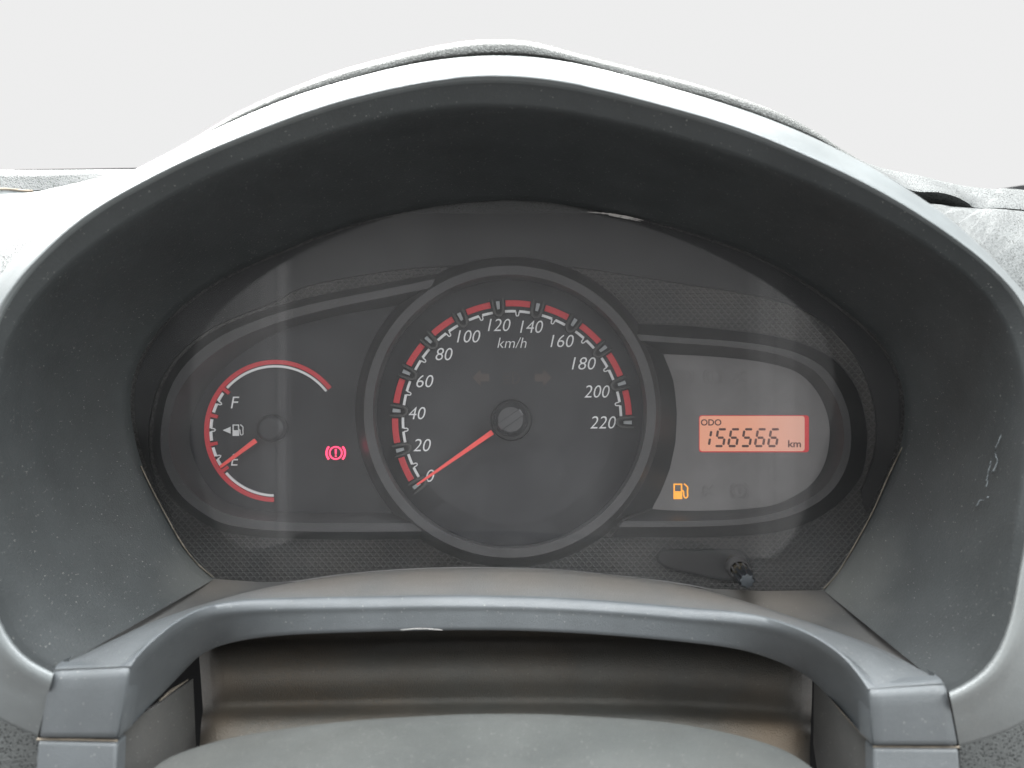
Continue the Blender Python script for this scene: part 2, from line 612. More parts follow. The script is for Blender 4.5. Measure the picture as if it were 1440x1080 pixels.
R0R = [(690, 75), (747, 77), (813, 88), (880, 106), (960, 128), (1027, 147), (1093, 171), (1160, 199), (1210, 226), (1260, 255), (1313, 287), (1340, 310),
       (1370, 333), (1393, 357), (1413, 380), (1440, 411), (1500, 480), (1550, 600), (1565, 750), (1540, 900), (1480, 1000), (1440, 1021), (1400, 1040), (1349, 1049)]
# anchors at mid-height so that the rows stay in step: split each half there
def halves(Lp, Rp):
    return chain([Lp, Rp], [NL, NR], 10)
r0, r1, r2, r3 = halves(R0L, R0R), halves(R1L, R1R), halves(R2L, R2R), halves(R3L, R3R)
NPTS = len(r1)


def yrim(v):
    return 0.312 - 0.022 * (v - 107) / 850


YL = 0.398      # lens depth

def grow_px(loop, k, c=(720, 570)):
    return [Vector((c[0] + (p.x - c[0]) * k, c[1] + (p.y - c[1]) * k)) for p in loop]


# ------------------------------------------------------------------ binnacle hood
hood = thing('binnacle_hood', HB, 'dark grey plastic hood arching over the instrument panel, pale sunlit rim', 'dashboard hood')
rows = []
for t in (0.16, 0.25, 0.4, 0.55, 0.7, 0.8):                     # lip between the rounded front edge and the tunnel
    rows.append([P(*(a.lerp(b, t)), yrim(a.y) + 0.0012 + 0.0068 * t) for a, b in zip(r1, r2)])
lip_rows = rows
rows = []
y2 = [yrim(a.y) + 0.0080 for a in r1]
for t in [i / 14 for i in range(15)]:
    row = []
    for i, (a, b) in enumerate(zip(r2, r3)):
        A = P(a.x, a.y, y2[i]) + Vector((0, 0.0, 0))
        B = P(b.x, b.y, YL)
        n = (A + B) / 2
        q = A.lerp(B, t)
        # slightly bellied wall, as a moulded tunnel has
        c = Vector((0, q.y, 0.0))
        out = Vector((q.x, 0, q.z))
        k = 1 + 0.025 * math.sin(math.pi * t) * min(1, i / 12, (NPTS - 1 - i) / 12)
        row.append(Vector((q.x * k, q.y, q.z * k)))
    rows.append(row)
rows[-1] = [P(b.x, b.y, YL) for b in r3]
rows.append([P(b.x, b.y, YL + 0.040) * 1.0 for b in grow_px(r3, 1.012)])
tunnel_rows = rows[:15]
rows = lip_rows + [[A.lerp(B, 0.35) for A, B in zip(lip_rows[-1], rows[0])]] + [[(A + B * 2 + C_) / 4 for A, B, C_ in zip(lip_rows[-1], rows[0], rows[1])]] + rows[1:]
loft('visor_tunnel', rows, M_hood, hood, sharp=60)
# rim: from the front edge outwards, rounded over
rows = []
for t, dy in ((0.17, 0.00245), (0.13, 0.0017), (0.09, 0.0010), (0.05, 0.0004), (0.02, 0.0001)):
    rows.append([P(*(a.lerp(b, t)), yrim(a.y) + dy) for a, b in zip(r1, r2)])
for t in (0, 0.03, 0.08, 0.15, 0.25, 0.4, 0.55, 0.7, 0.85, 0.95, 1.0):
    row = []
    for a, b in zip(r1, r0):
        q = a.lerp(b, t)
        topness = max(0.0, min(1.0, (430 - a.y) / 250))
        depth = 0.006 + 0.015 * topness
        row.append(P(q.x, q.y, yrim(a.y) - 0.0022 * math.sin(math.pi * min(t * 3, 1)) * (1 - t) + depth * t ** 1.6))
    rows.append(row)
rows.append([p + Vector((0, 0.0003, 0)) for p in rows[-1]])
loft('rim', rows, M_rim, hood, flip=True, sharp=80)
rim_edge = rows[-2]

# grained pad behind the rim
SIL = [(197, 236), (233, 217), (267, 198), (300, 178), (340, 155), (400, 128), (480, 98), (580, 72), (647, 59), (693, 56), (747, 59), (813, 76), (880, 93), (960, 113),
       (1027, 133), (1093, 157), (1147, 185), (1178, 206), (1212, 227)]
PB = [(197, 238), (233, 220), (267, 202), (300, 184), (340, 166), (400, 141), (480, 117), (580, 90), (640, 81), (690, 77), (747, 79), (813, 90), (880, 109), (960, 130),
      (1027, 149), (1093, 173), (1147, 195), (1178, 211), (1212, 229)]
sil, pb = spline(SIL, 120, smooth=6), spline(PB, 120, smooth=6)
rows = [[P(b.x, b.y, 0.336) + Vector((0, 0.0005, -0.006)) for b in pb]]
for s, yy in ((0, 0.3365), (0.1, 0.3355), (0.25, 0.3352), (0.45, 0.3354), (0.66, 0.3362), (0.80, 0.3378), (0.90, 0.341), (0.96, 0.346), (1.0, 0.355)):
    rows.append([P(b.x + (a.x - b.x) * s, b.y + (a.y - b.y) * s, yy) for a, b in zip(sil, pb)])
last = rows[-1]
for dy, dz in ((0.02, -0.001), (0.05, -0.006), (0.10, -0.02), (0.14, -0.05)):
    rows.append([p + Vector((0, dy, dz)) for p in last])
loft('top_pad', rows, M_pad, hood, flip=True, sharp=70)
# pale worn seams where the tunnel meets the lens at the lower corners
tube('seam', [P(p[0], p[1], YL - 0.0015) for p in spline([(198, 655), (215, 690), (232, 722), (255, 763), (276, 791), (300, 812)], 24)], 0.00033, M_seam, hood)
tube('seam', [P(p[0], p[1], YL - 0.0015) for p in spline([(1271, 625), (1250, 668), (1227, 720), (1203, 764), (1178, 806), (1158, 828)], 24)], 0.00033, M_seam, hood)
# scuff on the lens top edge, the glare of the scrape painted pale, and scratches on the right tunnel wall
def wobbly(pts, w, n, seed):
    rnd = random.Random(seed)
    c = spline(pts, n)
    return stroke(c, [w * math.sin(math.pi * (0.06 + 0.9 * i / n)) * rnd.uniform(0.35, 1.2) for i in range(n)])
multi_prism('scuff_glare', [wobbly([(826, 298), (850, 300), (880, 304.5), (905, 310)], 2.6, 26, 3), wobbly([(856, 302.5), (880, 306.5), (901, 311)], 2.0, 18, 5)], YL - 0.002, 0.0003, M_scratch, hood,
            label='scrape along the top edge of the lens, its glare painted pale')
wall_pts = [p for r in tunnel_rows for p in r if p.x > 0.1]
def on_wall(u, v):
    best = min(wall_pts, key=lambda p: (720 + p.x * F / p.y - u) ** 2 + (540 - p.z * F / p.y - v) ** 2)
    return P(u, v, best.y - 0.0012)
for pts in ([(1411, 603), (1406, 618), (1399, 632), (1402, 650), (1393, 668), (1386, 684)], [(1399, 633), (1392, 655), (1387, 676)], [(1391, 698), (1384, 703), (1378, 704), (1371, 714)]):
    c = spline(pts, 22)
    rnd = random.Random(len(pts))
    tube('scratch', [on_wall(p.x + rnd.uniform(-1, 1), p.y) for p in c], [0.00004 + 0.00016 * rnd.random() for _ in c], M_scratch2, hood, n=5)

# ------------------------------------------------------------------ instrument cluster
cl = thing('instrument_cluster', CB, 'car instrument cluster with speedometer, fuel gauge and orange odometer under a clear lens', 'instrument cluster')
LB = [(302, 814), (333, 817), (400, 818), (480, 807), (563, 800), (663, 797), (780, 800), (880, 810), (960, 820), (1027, 832), (1077, 836), (1120, 834), (1157, 829)]
bot = spline(LB, 60)
loop3 = list(r3) + [Vector(p) for p in reversed(bot[1:-1])]
yp = 0.4285
def grown(loop, k, c=(720, 570)):
    return [Vector((c[0] + (p.x - c[0]) * k, c[1] + (p.y - c[1]) * k)) for p in loop]
prism('back_plate', grown(loop3, 1.006), yp, 0.004, M_grid, cl, smooth=False)
# floor of the housing below the lens
loft('housing_floor', [[P(p.x, p.y, YL) for p in bot], [P(p.x, p.y, YL + 0.040) for p in grow_px(bot, 1.012)]], M_skirt, cl)
# black back of the housing
prism('housing_back', grown(loop3, 1.03), 0.4365, 0.003, M_dark, cl, smooth=False)
# lens slab
prism('lens', loop3, YL, 0.0018, M_lens, cl, smooth=False)
# upper background panel: smooth dark upper part of the plate with a step
up = [(234, 716), (221, 690), (213, 660), (208, 630), (210, 588), (223, 540), (250, 498), (292, 464), (340, 442), (390, 423), (424, 404), (500, 388), (580, 377), (700, 372), (800, 375), (880, 386), (960, 399), (1060, 415), (1140, 440), (1195, 488), (1222, 540), (1233, 590), (1232, 630), (1222, 665), (1212, 690)]
upo = [p for p in r3 if p.y < 735]
prism('upper_panel', grown([Vector(p) for p in upo], 0.99) + list(reversed(spline(up, 60, smooth=8))), yp - 0.002, 0.0018, M_skirt, cl, smooth=False)

SC = (717, 579)     # bezel centre
TC = (720, 591)     # scale centre
yd = 0.4255         # dial depth
NC = 128
def circ(c, r, n=NC):
    return [pol(c, r, 360 * i / n) for i in range(n)]
sp = prism('speedometer', circ((717, 581), 192, 96), yd, 0.002, M_dial, cl, smooth=False, label='round dark speedometer reading zero')
band_loft('bezel_ring', [(circ(SC, 219), yp + 0.0005), (circ(SC, 213.5), 0.4165), (circ(SC, 206.5), 0.4065), (circ(SC, 205.3), 0.4055),
                         (circ(SC, 193), 0.4055), (circ(SC, 191.5), 0.4065), (circ((717, 581), 187), yd + 0.0005)], M_bezel, sp, flip=True, sharp=35)
prism('dial_centre', circ((718, 590), 148, 96), yd - 0.0006, 0.0005, M_dialin, sp, smooth=False)

A0, STEP = 214.5, 19.6
for k in range(12):
    a = A0 - STEP * k
    d = pol((0, 0), 1, a)                   # outward in pixels
    s = Vector((-d.y, d.x))
    def L(r, w):
        return Vector(TC) + d * r + s * w
    # horseshoe, open outwards
    U = [L(173, -7.5), L(162, -7.0), L(154, -6.0), L(149.5, -3.2), L(148.4, 0), L(149.5, 3.2), L(154, 6.0), L(162, 7.0), L(173, 7.5)]
    U = spline(U, 23)
    prism('tick_holder', stroke(U, [2.6 + 1.6 * math.sin(math.pi * i / 22) for i in range(23)]), yd - 0.0035, 0.0035, M_horse, sp, sharp=50, bevel=0.0003)
    prism('tick', [L(157.5, -2.0), L(168.5, -2.6), L(168.5, 2.6), L(157.5, 2.0)], yd - 0.0022, 0.002, M_tick, sp, smooth=False)
for k in range(11):
    a = A0 - STEP * (k + 0.5)
    prism('red_segment', arc_band(TC, 160.4, 169, a - 6.1, a + 6.1), yd - 0.0014, 0.0013, M_red, sp, smooth=False, bevel=0.0002)
    ol = []
    ol.append(arc_band(TC, 151.6, 155.2, a - 6.6, a - 0.9, 8))
    ol.append(arc_band(TC, 151.6, 155.2, a + 0.9, a + 6.6, 8))
    ol.append(stroke([pol(TC, 153, a - 0.9), pol(TC, 148.5, a - 0.75), pol(TC, 147, a - 0.4), pol(TC, 147, a + 0.4), pol(TC, 148.5, a + 0.75), pol(TC, 153, a + 0.9)], 1.6))
    multi_prism('scale_line', ol, yd - 0.0009, 0.0003, M_white, sp)
nums = [('0', 605, 669, 12), ('20', 593.5, 626, 25), ('40', 586.5, 581, 24), ('60', 597.5, 536, 24), ('80', 624.5, 498, 24), ('100', 659, 473, 33), ('120', 702, 457, 32),
        ('140', 747.5, 459.5, 32.5), ('160', 790.5, 479.5, 33), ('180', 821, 511, 34), ('200', 839.5, 550.5, 36), ('220', 848, 594, 36.5)]
yt = yd - 0.0010
for s, u, v, w in nums:
    text('numeral', s, u, v, w, 17.5, yt, M_white, sp, shear=0.22, weight=-0.006)
text('unit_text', 'km/h', 720, 482, 41, 14.8, yt, M_white, sp, shear=0.22, weight=-0.008)
# unlit tell-tales in the dial
for sg, cx in ((-1, 678), (1, 762)):
    multi_prism('turn_arrow', [[Vector((cx + sg * q[0], 531 + q[1])) for q in ((14, 0), (2, -12), (2, 12))],
                               [Vector((cx + sg * q[0], 531 + q[1])) for q in ((1.9, -5.5), (-10, -5.5), (-10, 5.5), (1.9, 5.5))]], yt, 0.0002, M_faint, sp)
multi_prism('beam_symbol', [stroke(arc((722, 532), 8, -90, 90, 12), 1.2), stroke([(721, 524), (721, 540)], 1.2)] +
            [stroke([(707, 525 + 4.5 * i), (717, 525 + 4.5 * i)], 1.0) for i in range(4)], yt, 0.0002, M_faint, sp)


def lathe(name, prof, axis_uv, mat, parent, n=48, **kw):
    """prof: list of (radius m, depth y) about the Y axis through the given pixel at the last depth"""
    y0 = prof[0][1]
    c = P(axis_uv[0], axis_uv[1], y0)
    V = []
    for r, y in prof:
        V += [Vector((c.x + r * math.cos(2 * math.pi * i / n), y, c.z + r * math.sin(2 * math.pi * i / n))) for i in range(n)]
    f = grid_faces(len(prof), n, True)
    f.append(tuple(range(n)))
    return mesh_obj(name, V, f, mat, parent, **kw)


def needle(name, hub, tip, w0, w1, start, y, parent):
    h, t = Vector(hub), Vector(tip)
    d = (t - h).normalized()
    s = Vector((-d.y, d.x))
    a = h + d * start
    prism(name, [a + s * w0 / 2, a - s * w0 / 2, t - s * w1 / 2, t + s * w1 / 2], y, 0.0014, M_needle, parent, smooth=False, bevel=0.0003)


px = 0.413 / F
needle('needle', (718, 590), (586, 682), 7.4, 3.0, 31, 0.4165, sp)
hub = lathe('needle_hub', [(17.5 * px, 0.4115), (18.5 * px, 0.4118), (23.5 * px, 0.4135), (25.0 * px, 0.4150), (25.5 * px, 0.418), (25.5 * px, 0.4245)], (718, 590), M_hub, sp, sharp=25)
# raised bar across the hub
d = Vector((132, -92)).normalized(); s = Vector((-d.y, d.x)); c = Vector((718, 590))
prism('hub_bar', [c + d * 19 + s * 5.5, c + d * 19 - s * 5.5, c - d * 19 - s * 5.5, c - d * 19 + s * 5.5], 0.4107, 0.002, M_hub, sp, smooth=False, bevel=0.0004)
lathe('hub_base', [(28 * px, 0.4225), (30 * px, 0.4235), (30 * px, yd)], (719, 591), M_skirt, sp)

# ---- fuel gauge pod
PO = [(612, 392), (536, 408), (469, 421), (402, 437), (350, 455), (305, 476), (265, 508), (240, 545), (228, 590), (226, 630), (234, 662), (254, 696), (286, 722), (314, 736),
      (359, 744), (414, 747), (500, 748), (612, 747)]
PI = [(606, 405), (536, 419), (469, 433), (402, 450), (355, 467), (312, 489), (275, 519), (250, 554), (239, 592), (237, 625), (245, 655), (263, 684), (290, 708), (320, 723),
      (359, 731), (414, 735), (500, 736), (606, 736)]
PW = [(596, 425), (510, 437), (440, 452), (390, 468), (348, 492), (312, 520), (285, 553), (270, 590), (267, 622), (275, 650), (290, 680), (312, 702), (340, 713), (375, 719),
      (430, 721), (500, 722), (560, 722), (596, 722)]
PS = [(616, 384), (530, 400), (463, 412), (396, 428), (344, 446), (297, 467), (256, 500), (230, 540), (217, 588), (215, 632), (224, 668), (245, 704), (280, 732), (311, 747),
      (359, 755), (414, 758), (500, 759), (612, 758)]
def C(pts, n=110):
    return spline(pts, n, smooth=8)
pw = C(PW)
fg = prism('fuel_gauge', pw + [Vector((640, 700)), Vector((640, 450))], yd, 0.002, M_dial, cl, smooth=False, label='fuel gauge dial with its red needle on empty')
band_loft('bezel', [(C(PS), yp + 0.0004), (grown(C(PO), 1.004, (420, 590)), 0.4095), (C(PO), 0.4088), (C(PI), 0.4088), (grown(C(PI), 0.996, (420, 590)), 0.4095), (pw, yd + 0.0004)],
          M_bezel, fg, close=False, flip=True, sharp=35)
FC = (387, 606)
yf = yd - 0.001
ol = [arc_band(FC, 94, 100, 38, 268.5, 90)]
for a in (141, 166.4, 191.8, 217.2):
    d = pol((0, 0), 1, a); s = Vector((-d.y, d.x)); q = Vector(FC)
    ol.append([q + d * 96 + s * 2.6, q + d * 96 - s * 2.6, q + d * 84 - s * 2.2, q + d * 84 + s * 2.2])
multi_prism('red_arc', [ol[0]], yf - 0.0006, 0.0014, M_red, fg)
for o_ in ol[1:]:
    prism('red_tick', o_, yf - 0.0008, 0.0014, M_red, fg, smooth=False)
multi_prism('white_arc', [arc_band(FC, 89.3, 92.6, 38, 138.2, 40)], yf, 0.0006, M_white, fg)
multi_prism('white_arc', [arc_band(FC, 89.3, 92.6, 220.5, 268.5, 30)], yf, 0.0006, M_white, fg)
for a in (153.7, 179.1, 204.5):
    multi_prism('scale_line', [arc_band(FC, 88.8, 92.6, a - 9.6, a - 1.5, 8), arc_band(FC, 88.8, 92.6, a + 1.5, a + 9.6, 8),
                               stroke([pol(FC, 90.5, a - 1.5), pol(FC, 86, a - 1.1), pol(FC, 84.3, a), pol(FC, 86, a + 1.1), pol(FC, 90.5, a + 1.5)], 1.5)], yf, 0.0006, M_white, fg)
text('letter', 'F', 330.5, 566, 12, 16.5, yf, M_white, fg, shear=0.18, weight=-0.004)
text('letter', 'E', 330.5, 646.5, 11.5, 16.5, yf, M_white, fg, shear=0.18, weight=-0.004)


def pump(cx, cy, sx, k=1.0):
    """fuel pump symbol outlines: body frame, filled lower body, foot, hose"""
    X = lambda x: cx + x * k
    Y = lambda y: cy + y * k
    o = [[(X(-5), Y(0)), (X(4), Y(0)), (X(4), Y(8)), (X(-5), Y(8))],
         [(X(-5), Y(-8)), (X(-3.6), Y(-8)), (X(-3.6), Y(0)), (X(-5), Y(0))],
         [(X(2.6), Y(-8)), (X(4), Y(-8)), (X(4), Y(0)), (X(2.6), Y(0))],
         [(X(-3.6), Y(-8)), (X(2.6), Y(-8)), (X(2.6), Y(-6.6)), (X(-3.6), Y(-6.6))]]
    o = [[Vector(p) for p in q] for q in o]
    hose = spline([(X(4), Y(-1)), (X(5.3), Y(0)), (X(5.6), Y(3.5)), (X(6.5), Y(6.4)), (X(8.3), Y(6.6)), (X(9.6), Y(5)), (X(9.4), Y(0)), (X(9.6), Y(-4)), (X(7.5), Y(-6.5)), (X(5.8), Y(-7.8))], 26)
    o.append(stroke(hose, 1.35 * k))
    return o


multi_prism('pump_symbol', pump(332, 605, 1), yf, 0.0004, M_white, fg)
prism('side_arrow', [Vector(p) for p in ((313, 605), (324, 600.3), (324, 609.7))], yf, 0.0004, M_white, fg, smooth=False)
needle('needle', (380, 604), (309, 657), 7.0, 4.0, 26, 0.4175, fg)
lathe('needle_hub', [(13 * px, 0.4155), (15 * px, 0.4157), (18.5 * px, 0.417), (19.5 * px, 0.4185), (19.5 * px, 0.4245)], (378, 603), M_dial, fg, sharp=25)
# lit brake tell-tale
bl = multi_prism('brake_warning_lamp', [stroke(arc((472, 637), 8.6, 0, 360, 30), 2.0), stroke(arc((472, 637), 13, 137, 223, 14), 2.6), stroke(arc((472, 637), 13, -43, 43, 14), 2.6),
                                       [Vector(p) for p in ((470.7, 631.5), (473.3, 631.5), (472.9, 639), (471.1, 639))],
                                       [Vector(p) for p in ((471, 640.5), (473, 640.5), (473, 642.5), (471, 642.5))]], yf, 0.0004, M_brake, cl,
                 label='lit red brake warning symbol')

# ---- right pod
QS = [(893, 455), (960, 457), (1020, 463), (1089, 472), (1140, 487), (1180, 511), (1204, 545), (1217, 585), (1220, 624), (1213, 666), (1193, 695), (1167, 718), (1129, 739), (1078, 751), (1000, 756), (930, 756), (862, 756)]
QO = [(893, 470), (960, 475), (1020, 479), (1078, 486), (1122, 497), (1158, 517), (1180, 547), (1193, 580), (1197, 620), (1190, 657), (1170, 690), (1138, 714), (1098, 729), (1050, 737), (1000, 740), (930, 741), (870, 741)]
QI = [(899, 479), (960, 483), (1018, 487), (1074, 494), (1115, 505), (1148, 524), (1170, 552), (1183, 583), (1187, 619), (1180, 652), (1161, 683), (1130, 706), (1092, 721), (1048, 729), (1000, 732), (930, 733), (877, 733)]
QF = [(933, 498), (980, 500), (1022, 503), (1065, 508), (1098, 515), (1125, 526), (1147, 548), (1162, 578), (1167, 612), (1160, 651), (1142, 680), (1115, 699), (1085, 711), (1045, 716), (1000, 718), (950, 718), (917, 716)]
qf = C(QF)
arcf = [pol(SC, 234, a) for a in (-32, -24, -16, -8, 0, 8, 14, 19)]
wp = prism('warning_panel', qf + [Vector((942, 660)), Vector((950, 622)), Vector((952, 580)), Vector((947, 535))], yd, 0.002, M_grey, cl, smooth=False,
           label='grey right-hand panel with the odometer window and warning symbols')
band_loft('bezel', [(C(QO), 0.4098), (C(QI), 0.4098)], M_bezel, wp, close=False, flip=True)
band_loft('bezel_skirt', [(C(QS), yp + 0.0004), (grown(C(QO), 1.0005, (1040, 610)), 0.4101)], M_skirt, wp, close=False, flip=True)
band_loft('bezel_wall', [(grown(C(QI), 0.9995, (1040, 610)), 0.4101), (qf, yd + 0.0004)], M_skirt, wp, close=False, flip=True)
tube('bezel_edge', [P(p.x, p.y, yp - 0.0004) for p in C(QS)], 0.00025, M_bezel, wp, n=6)
# wall that runs round the speedometer ring towards the grey panel
rr = [(pol(SC, 212, 31 - 76 * i / 40)) for i in range(41)]
ff = spline([(933, 498), (947, 535), (952, 580), (950, 622), (942, 660), (930, 692), (917, 716)], 41)
band_loft('inner_wall', [(rr, 0.4150), (ff, yd + 0.0003)], M_skirt, wp, close=False)
tube('wall_edge', [P(p.x, p.y, 0.4148) for p in rr], 0.0003, M_bezel, wp, n=6)
tube('mitre_edge', [P(900, 480, 0.4096), P(933, 498, yd)], 0.0004, M_bezel, wp, n=6)
tube('mitre_edge', [P(876, 731, 0.4096), P(917, 716, yd)], 0.0006, M_bezel, wp, n=6)
yq = yd - 0.0004
fw = multi_prism('low_fuel_lamp', pump(954, 691, 1, 1.36), yq, 0.0003, M_fuelw, wp, label='lit amber low fuel symbol')
# unlit symbols: engine-like and round marks that only just show
for (cx, cy) in ((963, 530), (1040, 690), (1003, 530)):
    multi_prism('unlit_symbol', [stroke(arc((cx, cy), 9, 0, 360, 26), 1.3), stroke([(cx, cy - 5), (cx, cy + 4)], 1.6), stroke(arc((cx, cy), 13.5, 130, 230, 12), 1.3),
                                 stroke(arc((cx, cy), 13.5, -50, 50, 12), 1.3)], yq, 0.0003, M_faint2, wp)
for (cx, cy) in ((997, 690), (1041, 530)):
    multi_prism('unlit_symbol', [stroke(spline([(cx - 10, cy + 4), (cx - 6, cy - 6), (cx, cy - 2), (cx + 4, cy - 8), (cx + 9, cy - 4)], 16), 1.4),
                                 stroke(spline([(cx - 7, cy + 8), (cx, cy + 3), (cx + 8, cy + 7)], 10), 1.4)], yq, 0.0003, M_faint2, wp)


def rrect(x0, y0, x1, y1, r, n=6):
    pts = []
    for cx, cy, a in ((x1 - r, y0 + r, 90), (x1 - r, y1 - r, 0), (x0 + r, y1 - r, -90), (x0 + r, y0 + r, -180)):
        pts += [pol((cx, cy), r, a - 90 * i / n) for i in range(n + 1)]
    return pts


od = prism('odometer_display', rrect(984, 585, 1131.5, 634.5, 4), yq, 0.0003, M_lcd, cl, smooth=False, label='backlit orange odometer window reading 156566 km')
prism('window_frame', rrect(983, 584, 1137.5, 636, 4), yq + 0.00012, 0.0002, M_lcdred, od, smooth=False)
ys = yq - 0.00012
text('display_text', 'ODO', 1000, 594, 29, 9, ys, M_seg, od, weight=0.022)
text('display_text', 'km', 1117.3, 624, 18.5, 10, ys, M_seg2, od, weight=0.024)
SEG = {'a': ((0.12, 1), (0.98, 1)), 'f': ((0.04, 0.93), (0.04, 0.55)), 'b': ((1, 0.9), (1, 0.58)), 'g': ((0.16, 0.5), (0.88, 0.5)), 'e': ((0.0, 0.45), (0.0, 0.07)),
       'c': ((1, 0.45), (1, 0.07)), 'd': ((0.06, 0.0), (0.92, 0.0))}
DG = {'1': 'bc', '5': 'afgcd', '6': 'afgedc'}
gx = [985.2, 1005.5, 1024, 1042.5, 1061.5, 1080]
for i, chx in enumerate('156566'):
    x0, y0, w, h = gx[i], 627.3, 11.5, 23.6
    sl = 0.17
    outs = []
    for sg in DG[chx]:
        (ax, ay), (bx, by) = SEG[sg]
        A = Vector((x0 + ax * w + ay * h * sl, y0 - ay * h)); B = Vector((x0 + bx * w + by * h * sl, y0 - by * h))
        dd = (B - A).normalized()
        pts = [A, A + dd * 0.9, B - dd * 0.9, B]
        outs.append(stroke(pts, [1.4, 3.3, 3.3, 1.4]))
    multi_prism('digit', outs, ys, 0.00008, M_seg if i < 4 else M_seg2, od)

# ---- trip knob, its collar and the smooth field it stands in
prism('knob_field', spline([(936, 774), (985, 773.5), (1030, 773), (1046, 778), (1054, 791), (1050, 806), (1035, 815), (1005, 813), (962, 804), (938, 798), (925, 788), (927, 778)], 60, closed=True),
      yp - 0.0012, 0.0014, M_bezel, cl, bevel=0.0008, sharp=30)
tube('knob_field_edge', [P(p.x, p.y, yp - 0.0013) for p in spline([(936, 774), (985, 773.5), (1030, 773), (1046, 778), (1054, 791), (1050, 806), (1035, 815), (1005, 813), (962, 804), (938, 798), (925, 788), (927, 778)], 60, closed=True)] + [P(936, 774, yp - 0.0013)], 0.0004, M_skirt, cl, n=6)
kb, kt = P(1035, 795, 0.4040), P(1050.5, 817, 0.3790)
ax = (kt - kb).normalized()
e1 = ax.cross(Vector((0, 0, 1))).normalized()
e2 = ax.cross(e1)


def along(rfun, ts, n=64):
    V = []
    for t, sc in ts:
        c0 = kb.lerp(kt, t)
        for i in range(n):
            a = 2 * math.pi * i / n
            V.append(c0 + (e1 * math.cos(a) + e2 * math.sin(a)) * rfun(a) * sc)
    f = grid_faces(len(ts), n, True)
    f.append(tuple(range(len(V) - n, len(V))))
    return V, f


V, f_ = along(lambda a: 0.0040, [(-0.2, 1.0), (0.62, 0.95)])
kn = mesh_obj('trip_knob', V, f_, M_pin, cl, label='short ribbed black reset knob poking through the lens', sharp=35)
V, f_ = along(lambda a: 0.0036 + 0.0007 * (1 if math.cos(8 * a) > 0.1 else -1 if math.cos(8 * a) < -0.3 else 0), [(0.55, 0.96), (0.6, 1.0), (0.95, 1.0), (1.0, 0.9)])
mesh_obj('knob_cap', V, f_, M_knob, kn, sharp=30)
V, f_ = along(lambda a: 0.0036 + 0.0003 * math.cos(8 * a), [(0.985, 0.86), (1.012, 0.84), (1.016, 0.78)])
mesh_obj('cap_end', V, f_, M_capend, kn, sharp=30)
V, f_ = along(lambda a: 0.0050, [(0.1, 1.14), (0.28, 1.12), (0.36, 1.04), (0.36, 0.90), (0.1, 0.88)])
mesh_obj('collar', V, f_[:-1], M_bezel, kn, sharp=30)
for k in range(8):
    a = 2 * math.pi * (k + 0.5) / 8
    c0 = kb.lerp(kt, 0.0) + (e1 * math.cos(a) + e2 * math.sin(a)) * 0.00400
    c1 = kb.lerp(kt, 0.56) + (e1 * math.cos(a) + e2 * math.sin(a)) * 0.0040
    tube('rib', [c0, c1], 0.0006, M_bezel, kn, n=6)

# ------------------------------------------------------------------ column trim: saddle over the steering column
tr = thing('column_trim', AB, 'grey arched trim saddle below the instrument lens with two square legs', 'trim panel')
A0P = [(73, 942), (140, 909), (207, 877), (267, 856), (333, 838), (400, 821), (480, 809), (563, 801.5), (663, 798.5), (780, 801), (880, 811), (960, 822), (1027, 839), (1127, 871), (1193, 894), (1243, 914), (1293, 941), (1329, 961)]
A0Y = [.2925, .313, .335, .352, .371, .386, .3945, .3945, .3945, .3945, .3945, .3945, .388, .366, .347, .332, .311, .2925]
A1P = [(184, 937), (196, 922), (222, 899), (252, 876), (288, 859), (340, 850), (410, 847.5), (520, 846), (640, 844.5), (760, 847), (870, 853), (960, 861), (1040, 867), (1093, 878), (1143, 898), (1180, 923), (1205, 948), (1221, 969)]
A1Y = [.2920, .2955, .302, .310, .318, .322, .324, .325, .325, .325, .325, .324, .322, .318, .310, .303, .2965, .2920]
A2P = [(166, 1038), (205, 998), (236, 966), (262, 938), (288, 917), (333, 902), (400, 893.5), (500, 889.5), (620, 886.5), (747, 887.5), (860, 894), (960, 903), (1043, 914), (1100, 933), (1140, 954), (1172, 986), (1200, 1017), (1227, 1048)]
A2Y = [.2895, .314, .328, .334, .331, .326, .3235, .3225, .322, .322, .3225, .323, .325, .330, .334, .328, .312, .2895]
def row3(pts, ys):
    return spline([tuple(P(p[0], p[1], y)) for p, y in zip(pts, ys)], 120, smooth=4)
# use shared parameter per key so that the rows stay in step
def rowk(pts, ys, per=8):
    q = [P(p[0], p[1], y) for p, y in zip(pts, ys)]
    out = []
    for i in range(len(q) - 1):
        p1, p2 = q[i], q[i + 1]
        p0 = q[i - 1] if i else p1 * 2 - p2
        p3 = q[i + 2] if i + 2 < len(q) else p2 * 2 - p1
        for k in range(per):
            t = k / per
            out.append(0.5 * ((2 * p1) + (p2 - p0) * t + (2 * p0 - 5 * p1 + 4 * p2 - p3) * t * t + (3 * p1 - p0 - 3 * p2 + p3) * t ** 3))
    out.append(q[-1])
    for _ in range(10):
        o2 = list(out)
        for i in range(1, len(out) - 1):
            o2[i] = (out[i - 1] + out[i] * 2 + out[i + 1]) / 4
        out = o2
    return out
a0, a1, a2 = rowk(A0P, A0Y), rowk(A1P, A1Y), rowk(A2P, A2Y)
n_ = len(a0)
